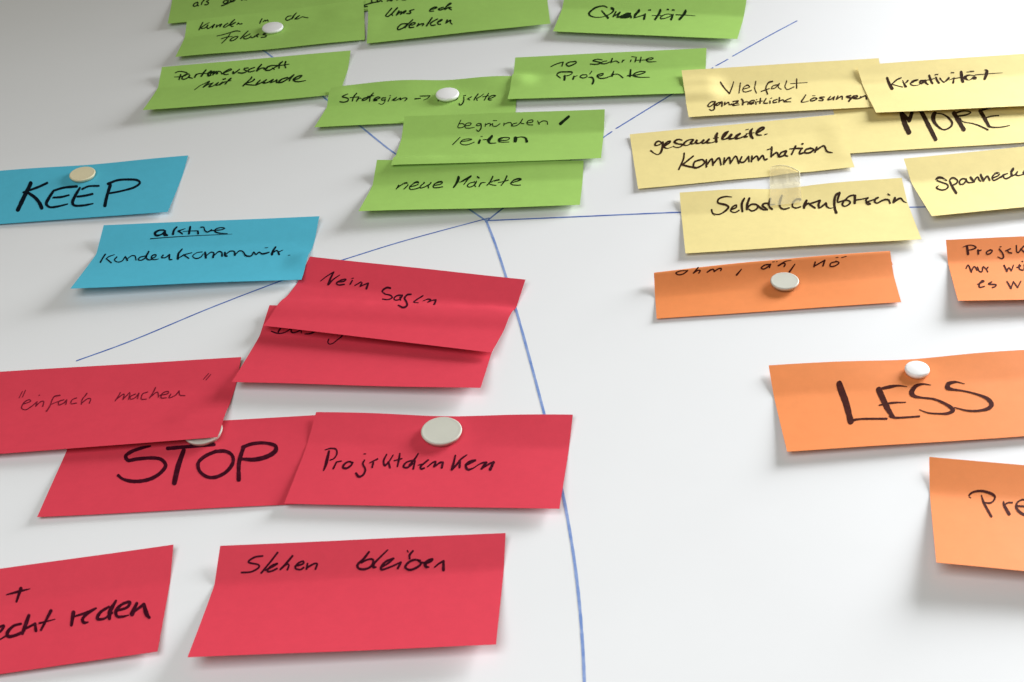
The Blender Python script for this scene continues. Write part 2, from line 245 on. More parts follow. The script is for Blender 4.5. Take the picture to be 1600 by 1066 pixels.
({"name":"krea","col":"yellow","lb":7,"rb":6.4,"lt":6.6,"rt":6.6,"ph":4.4399999999999995,"t0":0.31,"wk":1.18,"c":[[361.04,253.74],[560.42,269.45],[566.91,163.28],[366.99,157.52]]},
 [[[1.578,0.341,-0.092,0.84],[[260,239,35,264,456,52],[400,239,15,350,269,18,288,342,20],[286,352,20,319,382,18,374,422,18],[408,282,12,408,412,40],[427,324,18,459,285,22],[481,330,18,546,287,15,563,282,12,505,295,15,469,348,18,484,390,18,539,388,10,593,327,12],[623,297,18,572,314,28,570,358,30,629,306,22],[630,302,25,623,350,28,634,387,22],[622,302,9,722,279,9],[680,234,30,682,368,32],[740,268,28,746,367,32],[739,225,12,770,220,12],[777,283,20,799,359,20],[799,359,15,863,285,28],[914,289,18,884,381,30],[902,208,11,931,209,11],[864,316,9,910,289,11],[917,295,9,983,283,9]]],[[1.576,0.371,-0.095,0.973],[[1003,209,40,994,274,43,981,373,43],[1082,258,11,1052,263,22,1021,292,45,1030,316,34,1048,340,13,1073,326,13],[1073,326,17,1092,309,28,1110,308,48,1120,309,48],[1082,258,10,1115,269,9,1139,260,10,1160,258,10,1225,258,8,1283,254,8,1404,255,4],[1057,211,7,1085,211,8],[1093,207,15,1129,208,12],[1243,196,13,1257,214,37,1246,249,43,1204,341,34]]]]),
({"name":"ges","col":"yellow","lb":2.2,"rb":1.6,"lt":2.0,"rt":2.0,"ph":6.139999999999999,"pins":[[0.66,1,28,0.5]],"bumps":[[0.7,0.97,14,12,1.6]],"wk":1.18,"c":[[131.14,138.61],[330.6,164.77],[335.64,68.62],[137.33,40.87]]},
 [[[1.635,0.16,-0.154,0.893],[[290,193,19,265,165,20,237,184,25,224,222,25,236,234,18,268,223,16,305,189,21],[303,192,31,291,266,28,266,370,28,237,402,16,205,374,15,177,318,25],[303,255,29,331,240,21,369,199,24,375,184,19,351,186,19,321,225,28,306,269,31,333,301,15,381,283,10],[486,185,18,457,167,19,425,182,25,411,206,29,446,242,21,482,258,22,464,291,19,424,303,16,393,274,16],[589,188,16,550,192,16,513,223,25,494,260,26,518,282,15,559,257,16,591,202,25],[594,196,25,563,251,30,589,262,15,625,208,21],[627,212,25,613,253,29,646,262,16,689,215,21],[693,219,22,669,262,25,703,268,15,739,213,22],[739,217,25,715,263,29,748,276,16]]],[[1.628,0.197,-0.159,0.906],[[697,259,17,716,240,18,744,211,25],[742,214,25,718,259,28,750,276,14,789,263,14],[830,128,30,814,174,41,806,266,37],[787,203,14,834,200,12],[937,112,21,905,137,34,882,186,41,865,228,25,889,236,18,920,222,21],[935,115,25,895,180,34],[920,222,18,960,169,30],[964,170,32,932,232,33,969,238,17,992,220,18],[1045,169,28,1006,207,39,994,239,33,1027,245,18,1058,231,17],[1042,172,23,1001,214,23],[1058,231,18,1100,201,18],[1097,204,25,1079,231,28,1107,232,17],[1106,115,12,1133,107,11],[1171,107,21,1149,149,39,1144,224,41,1155,267,30],[1102,182,12,1179,176,11],[1199,188,21,1250,152,23,1285,113,25,1274,99,25,1227,133,32,1201,189,33,1204,216,25,1244,228,14],[1274,227,14,1301,217,11]]],[[1.659,0.219,-0.163,0.816],[[483,424,23,467,525,24,403,718,23],[561,497,24,496,576,24,444,640,24],[444,640,24,507,688,26,560,715,24],[620,578,24,560,612,24,544,712,24,594,710,24,652,642,24,642,583,24,596,585,24],[675,589,24,661,720,24],[671,681,24,727,582,24,724,703,24],[734,671,24,795,580,24,799,712,24],[845,590,24,825,706,24],[834,680,24,890,588,24,887,703,24],[896,682,24,953,578,24,964,718,24],[1007,601,24,979,687,24,1011,705,24,1068,613,24],[1071,607,24,1062,703,24],[1102,609,24,1084,708,24],[1093,676,24,1148,618,24,1152,698,24],[1152,698,24,1203,617,24,1209,698,24,1233,689,24],[1308,475,26,1277,654,26],[1260,517,15,1310,499,15],[1285,640,24,1341,587,24,1343,667,24],[1430,570,24,1381,595,24,1348,668,24,1403,645,24,1433,577,24],[1433,577,24,1405,645,24,1427,672,24],[1532,496,24,1470,647,24],[1469,542,15,1542,545,24,1586,554,24],[1573,563,24,1543,650,24,1584,640,24],[1595,473,24,1604,468,24],[1663,569,24,1616,583,24,1596,637,24,1639,650,24,1687,597,24,1659,561,24],[1722,557,24,1690,649,24],[1700,623,24,1791,550,24,1802,660,24,1845,703,15]]]]),
({"name":"neue","col":"green","lb":12,"rb":6.4,"lt":9.6,"rt":5.1,"ph":1.5599999999999978,"t0":0.31,"wk":1.18,"c":[[-107.96,91.59],[87.39,88.12],[84.7,9.89],[-114.06,-0.15]]},
 [[[1.64,-0.236,-0.05,0.685],[[254,334,16,248,434,16],[250,412,16,282,325,16,329,303,16,342,329,16,322,440,16],[372,387,16,435,336,16,438,295,16,397,305,16,368,387,16,382,450,16,420,453,16,471,407,16],[494,303,16,470,372,16,474,425,16,505,410,16,539,356,16,559,306,16],[559,306,16,544,379,16,554,433,16],[591,372,16,655,343,16,668,305,16,632,300,16,595,338,16,598,418,16,633,433,16,683,414,16]]],[[1.645,-0.154,-0.047,0.765],[[817,245,36,792,436,25],[813,250,19,822,308,14,836,314,14,882,272,16,935,227,16],[935,227,16,900,285,16,880,370,16],[978,315,16,931,345,16,918,413,16,943,445,16,986,384,16,993,308,16],[993,308,16,983,395,16,1000,436,16],[996,241,18,1014,256,16],[1040,343,16,1033,439,16],[1033,399,16,1048,343,16,1081,335,11],[1144,242,16,1105,412,16],[1207,291,16,1146,317,16,1115,360,16,1154,404,16,1189,418,16],[1278,238,16,1239,421,16],[1207,349,16,1295,301,11],[1325,363,16,1396,312,16,1417,290,16,1386,282,16,1338,319,16,1327,386,16,1363,423,16,1420,427,16]]]]),
({"name":"begr","col":"green","lb":7,"rb":7.4,"lt":8.1,"rt":9.6,"ph":3.259999999999997,"t0":0.31,"wk":1.18,"c":[[-90.17,174.87],[107.4,174.58],[103.62,87.91],[-93.24,80.37]]},
 [[[1.573,-0.1,-0.052,1.138],[[573,82,12,552,181,12,589,186,12,619,163,12,601,134,12,567,132,12],[623,163,12,674,155,12,680,133,12,648,125,12,622,152,12,629,191,12,669,198,12,716,190,9],[772,138,12,745,142,12,734,163,12,763,167,12,781,144,12],[781,144,12,783,204,18,760,247,16,739,224,12],[825,146,12,823,184,12],[824,166,12,849,145,12,868,142,12],[873,148,12,871,179,12],[872,165,12,896,147,12],[897,149,12,898,177,12,931,186,12,968,153,12],[898,105,10,934,107,10],[1008,143,12,1008,182,12],[1009,163,12,1055,140,12,1079,146,12,1086,190,12],[1135,149,12,1096,164,12,1093,185,12,1129,187,12,1167,150,12,1189,96,12],[1189,96,12,1176,151,12,1207,163,12],[1234,153,12,1293,139,12,1292,117,12,1252,121,12,1234,153,12,1247,175,12,1295,183,12],[1340,130,12,1358,174,18],[1356,160,12,1396,132,12,1436,145,12,1442,183,12]]],[[1.581,-0.066,-0.055,1.138],[[1647,83,35,1568,178,40]]],[[1.59,-0.148,-0.051,0.628],[[587,319,10,532,501,16],[604,438,12,672,415,12,708,388,12,668,371,12,616,400,12,602,458,12,628,510,12,683,515,12,740,460,10],[791,415,28,786,484,32],[790,326,9,806,324,9],[901,325,28,879,432,45,892,493,22,956,499,10],[821,408,10,876,402,12],[989,431,15,1060,437,11,1081,388,12,1023,368,14,979,410,30,984,461,22,1017,484,12,1084,485,9],[1139,393,50,1141,464,45],[1142,389,12,1196,367,12,1238,401,25,1256,485,38]]]]),
({"name":"selb","col":"yellow","lb":4,"rb":6.4,"lt":5.1,"rt":5.1,"ph":4.96,"pins":[[0.46,0,30,0.6]],"t0":0.31,"wk":1.18,"c":[[174.61,28.85],[374.44,43.51],[376.18,-56.13],[175.84,-65.7]]},
 [[[1.755,0.122,-0.106,1.114],[[462,109,12,403,99,21,342,129,25,333,174,25,407,216,29,423,245,29,390,295,25,328,342,23,277,311,21,272,266,25],[271,323,6,297,363,6],[443,282,21,493,251,21,495,224,21,458,248,21,440,299,21,475,324,21,513,297,21]]],[[1.758,0.175,-0.103,1.037],[[573,136,26,545,208,33,542,315,30],[618,138,30,591,227,33,584,284,31],[588,273,23,626,226,23,675,233,24,683,265,24,655,305,23,624,315,23,601,289,19],[682,242,24,702,274,26,729,307,23,763,310,24],[786,221,19,741,222,24,726,253,30,746,282,26,763,310,23],[805,151,26,789,218,30,787,274,24,806,306,30],[775,241,16,835,238,12],[912,111,26,889,193,30,878,250,26,884,294,23,912,317,23,958,301,19],[1067,204,19,1069,188,21,1034,188,23,1000,229,24,989,284,21,1017,310,21,1060,295,17],[1121,215,31,1098,271,40,1088,314,35],[1101,287,19,1132,256,23,1153,285,26,1183,326,30],[1156,258,23,1198,243,21,1240,225,23],[1239,229,30,1220,284,31,1222,331,30,1261,295,23,1289,268,26],[1289,272,30,1289,314,28,1314,349,19,1337,346,12]]],[[1.763,0.243,-0.114,1.108],[[1424,143,30,1391,166,35,1368,231,35,1355,354,35,1356,444,38],[1426,147,30,1404,205,30,1392,264,23,1430,256,19,1462,241,21,1501,200,23,1543,189,24,1557,198,30],[1445,258,26,1429,304,31,1445,333,24,1489,303,26,1502,275,24,1480,250,21,1450,251,21],[1554,198,33,1539,293,35],[1554,254,21,1605,248,16,1666,235,17],[1666,235,21,1642,266,24,1653,297,24,1674,319,24,1653,332,19,1638,295,19,1680,277,17,1722,259,17],[1755,240,23,1727,259,28,1717,295,28,1735,314,23,1778,286,21,1820,272,23,1843,285,24,1846,326,30],[1847,204,19,1860,219,19],[1901,260,31,1880,315,37],[1886,310,26,1934,271,26,1954,272,24,1968,310,23,1989,332,14]]]]),
({"name":"tape","col":"tape","lb":0.4,"rb":0.4,"lt":3.5,"rt":1.2,"ph":0.379999999999999,"gap":0.35,"bow":6,"bowr":-1,"t0":0.4,"pt":1.5,"wk":1.18,"c":[[258.86,69.39],[284.98,61.99],[282.48,12.77],[253.8,7.97]]},
 []),
({"name":"span","col":"yellow","lb":8,"rb":7.4,"lt":6.6,"rt":6.6,"ph":2.0799999999999983,"t0":0.31,"wk":1.18,"c":[[380.5,73.66],[578.59,101.25],[587.74,3.8],[389.73,-24.36]]},
 [[[1.705,0.504,-0.181,0.779],[[317,336,22,285,290,22,254,283,22,230,303,22,261,360,22,300,419,22,294,468,22,258,509,22,219,513,22,191,456,22,219,423,11],[340,354,24,332,458,32,329,602,34],[332,402,22,352,326,22,391,310,22,410,358,22,390,409,22,336,446,22],[494,353,22,460,339,22,422,385,22,412,439,22,441,440,22,487,376,22],[488,364,24,489,417,22,526,433,15],[540,327,32,544,417,34],[546,409,24,601,335,22,600,403,24,605,423,21],[639,308,32,632,417,34],[638,406,24,691,340,24,687,424,26],[727,384,22,787,349,22,808,317,22,772,309,22,725,371,22,718,432,22,756,416,22,808,372,22],[882,328,15,837,348,24,800,389,26],[835,354,22,823,407,21,841,424,22,901,382,22],[948,273,30,921,308,30,903,376,34],[901,382,22,930,370,17,967,329,19],[974,318,21,944,367,24,962,389,17,1018,371,17],[1041,315,26,1018,353,28,1038,394,24,1085,368,19]]]]),
({"name":"ohm","col":"orange","lb":1.5,"rb":2,"lt":10,"rt":7,"ph":3.7799999999999976,"mt":2,"t0":0.42,"pt":1.6,"pins":[[0.54,0.47,26,0.9]],"fold":1,"wk":1.18,"c":[[148.15,-101.82],[347.3,-73.81],[347.2,-138.64],[148.82,-154.17]]},
 [[[1.849,0.065,-0.14,1.218],[[285,20,11,214,15,17,183,37,21,203,62,19,244,58,19,283,20,19],[371,-4,19,329,64,19],[334,58,19,370,33,19,387,39,19,374,72,19],[445,73,19,476,42,19],[450,66,19,497,42,19,504,75,19],[504,72,19,547,40,19,565,46,19,558,72,19],[733,80,15,690,153,28],[977,49,19,932,51,19,900,85,19,920,100,19,972,63,19],[981,46,19,969,87,19],[999,19,11,1014,18,11],[1029,18,9,1039,18,9],[1156,19,8,1105,27,13,1043,71,19],[1048,72,19,1084,47,19,1104,57,19,1093,88,19],[1185,72,15,1135,165,26],[1357,71,21,1344,130,23],[1350,121,19,1439,58,19],[1439,58,23,1420,132,23],[1540,88,19,1488,106,19,1480,147,19,1521,148,19,1557,107,19,1532,82,19],[1535,34,11,1553,33,11],[1583,40,11,1624,28,11]]]]),
({"name":"proj2","col":"orange","lb":10,"rb":7,"lt":7,"rt":6,"ph":5.479999999999997,"t0":0.26,"pt":1.1,"wk":1.18,"c":[[396.08,-58.53],[595.87,-49.29],[589.87,-146.31],[389.89,-149.31]]},
 [[[1.872,0.159,-0.083,1.38],[[171,83,32,174,172,37],[138,91,11,179,74,13,224,80,17,246,102,19,211,123,19,185,128,13],[260,133,24,259,177,28],[262,143,19,287,135,15],[360,139,19,331,158,19,329,182,19,356,180,19,378,147,19,360,137,19],[438,134,22,461,183,22,465,224,22,451,244,19,418,221,13],[445,109,13,455,108,13],[530,136,19,488,157,15],[504,155,19,514,176,19,536,184,19],[583,102,19,582,176,19,594,180,19],[594,180,19,643,112,19],[617,141,19,646,186,19],[688,108,19,684,182,19],[666,133,19,711,129,19]]],[[1.9,0.236,-0.074,0.814],[[136,387,19,160,326,19,171,460,24],[174,437,19,208,359,19,222,430,19],[231,373,19,238,454,19,257,462,19,275,377,19],[282,366,19,299,425,19,304,469,19],[299,425,19,317,381,19]]],[[1.902,0.274,-0.068,0.833],[[453,359,22,460,472,26],[460,472,19,486,407,19,498,464,22],[498,464,19,531,359,15],[553,406,19,586,381,19,579,358,19],[574,374,21,568,436,21,589,460,21],[608,299,15,616,300,15],[618,361,19,606,461,19]]],[[1.938,0.251,-0.053,0.826],[[193,698,17,251,644,19,238,632,19,205,704,24,201,755,21,243,741,19],[312,660,19,280,698,22,338,718,22,330,746,19,303,767,21]]],[[1.944,0.281,-0.055,0.839],[[435,663,21,448,792,26],[448,792,19,486,666,19],[486,666,19,503,779,22],[503,779,19,546,665,17]]]]),
({"name":"less","col":"orange","lb":6,"rb":3.4,"lt":4.95,"rt":2.7,"ph":0.8999999999999959,"pins":[[0.56,0.19,40,0.85]],"t0":0.31,"wk":1.18,"c":[[233.55,-220.67],[432.86,-204.01],[437.59,-303.37],[238.43,-321.73]]},
 [[[2.074,0.447,-0.144,1.246],[[512,234,91,525,435,88,519,690,81],[528,678,39,585,667,29,692,675,29,786,685,29],[799,323,78,821,573,71,838,661,49],[783,321,23,874,301,42,956,292,23,1016,310,8],[766,512,19,868,493,26,969,497,13],[823,655,49,846,677,32,922,683,26,1031,682,26],[1198,312,8,1138,293,23,1078,317,49,1035,388,71,1047,428,49,1096,453,26,1184,483,29,1249,544,36,1288,608,49,1294,634,52,1251,668,39,1174,665,23,1101,644,19,1049,598,10],[1452,326,8,1391,298,23,1332,315,55,1316,352,71,1334,376,42,1421,410,23,1517,468,29,1579,534,49,1589,600,62,1559,642,49,1484,665,32,1394,654,26,1312,604,13]]]]),
({"name":"pre","col":"orange","lb":15,"rb":9,"lt":6,"rt":3,"ph":2.5999999999999988,"t0":0.28,"pt":1.3,"wk":1.18,"c":[[338.57,-328.91],[536.8,-355.49],[522.42,-466.4],[323.99,-441.37]]},
 [[[2.33,0.198,0.174,1.612],[[277,291,18,267,280,22,270,266,25,293,243,25,328,230,26,362,227,28,396,234,29,429,248,33,442,264,29,438,286,25,424,314,24,400,332,28,372,331,24],[352,263,18,361,326,33,378,394,35,400,473,34],[497,303,16,497,336,37,522,434,45],[510,328,21,529,313,24,554,310,25],[579,339,26,610,340,30,653,333,26,662,304,24,648,276,26,619,277,22,591,303,24,577,348,34,590,395,42,615,422,42,652,439,37]]]]),
({"name":"stop","col":"red","lb":3,"rb":0.6,"lt":1,"rt":0.6,"ph":4.2999999999999945,"pins":[[0.55,0.03,50,0.8]],"wk":1.18,"c":[[-302.52,-276.77],[-109.21,-265.92],[-104.73,-364.2],[-303.26,-377.32]]},
 [[[2.029,-0.386,-0.106,1.377],[[659,258,25,600,273,42,522,312,49,491,362,49,520,410,49,587,401,49,716,398,46,782,421,46,829,488,49,819,551,49,766,624,49,689,656,49,604,653,46,528,620,35,489,582,42],[803,295,53,954,287,49,1163,278,46],[935,324,56,929,508,67,939,699,63],[1194,357,47,1117,408,47,1078,481,47,1104,573,47,1178,648,47,1247,654,47,1320,591,47,1347,491,47,1325,412,47,1265,363,47,1186,360,47],[1402,323,53,1394,495,53,1423,701,56],[1394,328,46,1463,295,46,1568,294,46,1652,337,53,1659,389,56,1607,449,60,1508,479,56,1411,464,42]]]]),
({"name":"einf","col":"red","lb":6,"rb":7.4,"lt":5.1,"rt":5.1,"ph":5.999999999999997,"t0":0.31,"wk":1.18,"c":[[-385.45,-211.94],[-185.91,-198.44],[-185.23,-298.55],[-384.57,-314.76]]},
 [[[1.948,-0.5,-0.118,1.496],[[278,224,10,268,288,10],[301,213,10,293,283,10]]],[[1.965,-0.56,-0.119,1.235],[[323,370,14,373,333,14,357,315,14,325,345,14,328,421,14,367,447,14,404,403,14],[404,403,14,428,347,14],[428,347,14,436,407,14],[423,274,10,429,273,10],[436,407,14,459,350,14,481,349,14,494,416,14],[595,287,14,548,302,14,551,418,14,545,485,18],[546,401,10,596,364,10],[641,343,14,606,365,14,619,408,14,653,386,14,664,345,14],[664,345,14,675,409,14],[738,327,14,709,350,14,713,401,14,758,398,14],[809,283,14,790,350,14,800,419,14],[800,402,14,835,346,14,856,353,14,862,412,14]]],[[1.964,-0.457,-0.13,1.218],[[1079,299,14,1065,406,14],[1066,389,14,1113,317,14,1124,391,14],[1127,379,14,1157,306,14,1169,396,14],[1208,327,14,1175,358,14,1184,394,14,1216,380,14,1233,318,14],[1233,318,14,1240,395,14],[1301,312,14,1266,334,14,1273,404,14,1315,409,14],[1355,270,14,1337,398,14],[1343,377,14,1380,321,14,1407,393,14],[1411,368,14,1473,348,14,1467,322,14,1426,343,14,1430,405,14,1472,409,14],[1496,359,14,1493,411,14,1537,381,14,1554,322,14],[1554,322,14,1572,380,14,1616,395,14]]],[[1.949,-0.316,-0.117,1.503],[[1761,157,10,1729,215,10],[1780,168,10,1751,223,10]]]]),
({"name":"das","col":"red","lb":10,"rb":11.4,"lt":6.6,"rt":5.1,"ph":1.42,"t0":0.31,"wk":1.18,"c":[[-173.99,-131.25],[20.51,-146.11],[11.48,-250.27],[-185.68,-236.5]]},
 [[[1.81,-0.478,0.054,1.387],[[163,209,23,150,269,24],[89,266,14,131,281,17,171,285,16,207,272,14,235,249,14,257,222,14],[254,228,17,260,262,21,277,273,19,311,263,17,340,242,17],[339,239,17,350,273,14],[384,283,12,417,280,17,447,267,21,462,246,19,439,232,16],[602,335,14,609,385,17,630,410,17,655,396,16,681,336,16,704,293,19,707,264,19]]]]),
({"name":"nein","col":"red","lb":9,"rb":10.4,"lt":5.1,"rt":6.6,"ph":3.1199999999999957,"t0":0.31,"wk":1.18,"c":[[-150.68,-59.0],[40.04,-102.31],[17.27,-205.11],[-173.55,-162.93]]},
 [[[1.668,-0.616,0.183,1.367],[[203,258,11,238,198,15,284,143,19],[284,143,19,281,223,25,285,287,25],[289,287,22,308,229,19,351,168,11],[356,248,19,416,230,19,422,209,19,381,224,19,354,263,19,376,278,19,429,265,19],[485,215,19,480,258,19],[472,192,12,487,187,12],[527,265,14,568,219,16],[580,228,19,578,268,22],[578,268,16,616,238,16,636,225,22],[638,225,22,641,284,27]]],[[1.718,-0.632,0.196,0.946],[[852,250,19,816,250,19,790,293,19,814,315,19,886,335,19,907,359,19,887,401,19,836,403,19],[983,313,19,939,324,19,927,369,19,951,399,19,981,372,19,984,315,19],[973,342,19,994,389,19],[1055,289,14,1020,304,19,1016,350,25,1054,407,25,1096,502,27,1078,538,27,1023,510,22],[1163,288,12,1129,341,19,1120,402,19,1163,411,19],[1188,359,12,1218,321,16,1244,323,19],[1244,323,16,1238,376,19],[1238,376,14,1262,333,16,1289,320,19],[1289,320,22,1310,421,27]]]]),
({"name":"akt","col":"blue","lb":13,"rb":5.4,"lt":9.6,"rt":5.1,"ph":4.8199999999999985,"t0":0.31,"wk":1.0,"c":[[-346.8,-8.1],[-151.22,4.33],[-152.69,-93.78],[-349.06,-110.1]]},
 [[[1.694,-0.31,-0.076,1.345],[[577,89,23,531,90,28,500,120,42,516,146,38,561,139,23,590,103,23],[590,100,35,591,135,61,620,151,31],[691,60,23,672,95,33,670,140,38],[773,84,10,715,107,23],[713,110,26,734,124,26,758,144,23],[816,64,31,818,145,38],[758,116,9,815,114,10,893,117,17],[896,120,31,904,150,33],[916,76,21,942,77,19,960,117,24,989,136,21,1021,111,21],[997,126,14,1048,119,19,1109,116,17,1140,101,19,1115,90,17,1061,103,21,1055,130,28,1090,152,23,1177,165,10]]],[[1.698,-0.308,-0.083,1.348],[[471,181,14,645,175,12,902,172,10,1083,173,9,1222,174,5]]],[[1.725,-0.497,-0.096,0.809],[[89,326,26,90,401,24,96,492,26],[180,353,10,138,389,18,127,426,16],[127,426,20,203,518,22],[217,406,22,214,463,18,258,510,16,292,492,18,294,410,16],[297,410,24,337,485,28],[331,446,14,351,399,16,384,409,18,416,488,20],[480,421,18,439,441,18,435,484,18,468,500,18,495,454,22],[488,336,26,498,454,28,538,502,20,560,498,16],[553,473,14,580,445,18,575,408,18,544,422,22,555,479,22,590,502,16,622,493,10],[643,422,22,640,464,22,675,474,18,700,416,22],[701,422,26,725,511,24,751,520,14],[791,319,18,780,413,32,799,507,38],[900,406,12,839,439,18,810,484,16],[833,438,22,899,513,20]]],[[1.728,-0.383,-0.107,0.833],[[992,402,16,944,414,14,924,475,16,966,524,19,1003,503,19,1011,441,14],[1023,418,35,1055,522,35],[1050,478,16,1077,419,19,1105,435,21,1119,518,35],[1121,487,16,1149,415,21,1178,438,23,1198,509,27],[1209,442,29,1222,500,31,1244,515,29],[1228,476,16,1252,423,19,1291,434,21,1313,505,31],[1314,499,16,1337,428,19,1371,445,21,1412,524,27],[1411,518,31,1433,539,25,1468,537,21,1475,470,21],[1478,471,21,1506,517,23,1527,477,19,1558,511,25,1587,508,25,1619,488,16],[1562,400,9,1589,400,9],[1660,396,25,1650,467,33,1652,534,37],[1652,504,19,1686,466,21,1717,535,33],[1698,497,16,1739,463,10],[1807,568,10,1822,569,10]]]]),
({"name":"proj","col":"red","lb":6,"rb":7.4,"lt":4.2,"rt":4.2,"ph":0.239999999999994,"pins":[[0.51,0.22,45,0.85]],"t0":0.31,"wk":1.18,"c":[[-115.07,-266.89],[82.37,-274.52],[74.57,-379.69],[-123.19,-369.41]]},
 [[[2.056,-0.447,0.055,1.351],[[188,397,28,196,500,41,200,555,36,199,618,19],[155,384,13,197,364,21,236,374,24,254,422,22,246,477,19,219,499,17],[274,518,22,267,594,24],[274,518,19,308,506,17],[398,520,21,364,511,24,336,550,28,339,581,32,367,587,28,396,534,24,377,510,22],[480,489,21,477,531,24,510,598,26,506,661,26,478,679,34,450,642,30],[460,418,13,473,416,13],[576,471,21,527,518,15],[553,514,24,556,569,24],[634,417,19,626,490,26,644,544,28,664,509,22,685,422,15],[665,502,26,689,566,26],[732,404,21,738,471,26,742,550,21],[705,486,17,759,460,17],[840,477,21,799,503,22,788,551,28,815,561,26,851,514,22]]],[[2.075,-0.347,0.013,1.379],[[871,399,18,856,461,25,829,528,22],[861,474,25,866,573,24],[959,468,24,928,518,25,916,548,29,925,571,27,947,560,24],[895,529,13,939,507,16],[968,546,16,999,496,22,1019,485,24,1016,541,27],[1018,545,22,1055,495,24,1074,491,25],[1075,494,29,1077,554,27],[1156,415,22,1157,500,29,1156,573,33],[1241,408,16,1206,454,24,1179,526,27,1158,573,25],[1202,480,25,1209,549,33],[1260,519,20,1306,479,22,1318,466,22,1280,479,31,1253,526,34,1273,572,31,1310,559,20,1351,512,16,1383,492,24,1404,492,24],[1400,492,33,1376,565,29],[1378,562,20,1428,506,25,1456,485,27],[1456,489,36,1442,572,36]]]]),
({"name":"steh","col":"red","lb":15,"rb":11,"lt":8,"rt":6,"ph":1.9399999999999968,"t0":0.27,"wk":1.18,"c":[[-161.07,-412.86],[37.6,-400.93],[36.87,-506.26],[-160.38,-519.06]]},
 [[[2.244,-0.281,-0.112,2.198],[[310,87,25,254,94,25,215,126,25,289,149,25,296,164,25,248,195,25,178,198,25],[412,68,25,372,129,25,316,208,25],[342,190,25,396,164,25,422,146,25,377,163,25,358,200,25,390,197,25,422,182,25],[520,97,30,471,163,30,446,190,25],[446,190,25,489,154,25,502,160,25,496,195,25],[548,172,25,603,155,25,601,140,25,565,153,25,550,186,25,589,198,25,608,185,25],[632,157,25,629,197,25],[633,186,25,684,160,25,699,163,25,692,202,25]]],[[2.254,-0.188,-0.11,2.151],[[1054,96,29,1022,144,33,983,187,35,990,210,33,1029,221,33,1075,205,29,1091,170,31,1083,152,29,1049,152,25,1008,172,27],[1183,89,21,1134,141,25,1095,189,33,1095,209,39,1112,210,23],[1145,218,23,1202,181,25,1230,153,29],[1230,153,29,1176,175,31,1149,214,31,1150,230,29,1205,217,25,1284,183,23],[1284,185,27,1266,227,31],[1361,105,25,1340,134,31,1342,161,27],[1322,101,19,1328,112,19],[1417,178,27,1373,171,29,1332,192,31,1317,223,33,1344,242,31,1391,231,31,1423,201,29,1399,175,25],[1422,192,27,1461,198,33,1499,182,25,1502,171,23,1477,177,29,1453,202,43,1459,225,41,1480,229,21],[1521,231,21,1548,207,25,1576,191,29],[1579,191,35,1583,256,37]]]]),
({"name":"recht","col":"red","lb":3,"rb":5.4,"lt":5.1,"rt":5.1,"ph":3.6399999999999997,"t0":0.31,"wk":1.18,"c":[[-392.46,-444.65],[-195.8,-408.22],[-185.07,-505.6],[-382.1,-539.95]]},
 [[[2.303,-0.311,-0.314,1.887],[[876,233,16,952,221,34,1032,210,12],[969,195,47,953,304,28]]],[[2.358,-0.454,-0.324,1.61],[[858,587,31,898,585,34,913,530,38,888,535,31,856,577,34,873,657,31,913,661,22,947,634,22],[1027,534,34,982,544,38,951,606,50,962,642,47,1002,645,41,1048,625,44],[1066,458,44,1060,569,53,1056,635,41],[1056,598,28,1124,553,34],[1124,553,38,1144,627,41],[1211,443,41,1177,627,31],[1154,554,28,1254,536,12]]],[[2.33,-0.348,-0.335,1.577],[[1370,491,53,1378,621,41],[1378,537,25,1458,514,34,1520,483,28],[1520,483,28,1456,544,41,1445,581,44,1460,612,41,1487,614,22],[1608,487,31,1555,535,44,1547,593,44,1592,602,31,1638,553,34],[1648,435,31,1623,540,59,1630,610,44],[1670,540,31,1740,515,38,1747,471,41,1701,477,38,1663,538,44,1678,596,41,1713,608,34,1756,602,16],[1797,492,38,1778,597,59],[1783,584,25,1847,513,41],[1847,513,44,1882,624,59,1903,658,34]]]]),
({"name":"keep","col":"blue","lb":1.5,"rb":4.4,"lt":2.0999999999999996,"rt":2.4000000000000004,"ph":5.339999999999995,"pins":[[0.52,0.25,45,0.8]],"t0":0.31,"wk":1.18,"c":[[-496.41,101.52],[-297.4,121.31],[-294.59,18.93],[-494.17,5.98]]},
 [[[1.642,-0.406,-0.118,0.834],[[529,260,52,530,488,55,538,756,57],[691,275,29,615,343,32,500,423,26],[552,439,37,639,536,43,713,650,46,762,753,49],[999,379,34,873,387,29,795,427,29],[791,427,29,780,572,40,785,677,40,834,745,29,903,746,29,994,710,20],[821,563,26,899,561,29,962,535,23],[1037,409,26,1028,553,40,1035,686,40,1063,743,32,1150,762,29,1241,741,20],[1066,438,26,1113,395,23,1216,401,26],[1056,578,29,1128,568,29,1189,548,32],[1326,401,43,1342,603,40,1368,800,46],[1298,375,34,1370,323,29,1476,321,29,1580,354,32,1610,402,29,1581,476,29,1462,536,26,1354,561,26]]]])]
MAGNETS = {"m_stop":[-199.86,-286.69,0.51,15.19,5.0,0],"m_kunden":[-258.44,387.36,0.62,11.82,5.0,1],"m_strat":[-51.7,223.94,1.42,11.97,5.5,1],"m_keep":[-394.23,90.69,0.74,12.49,4.2,0],"m_ohm":[255.91,-110.17,2.23,11.79,4.2,0],"m_less":[346.06,-227.1,1.08,9.42,5.5,1],"m_proj":[-16.15,-291.19,0.91,15.5,5.0,0]}
ORDER = ["jan","als","kunden","ums","partner","strat","ten","qual","more","viel","krea","ges","neue","begr","selb","tape","span","ohm","proj2","less","pre","stop","m_stop","einf","das","nein","akt","proj","steh","recht","keep"]
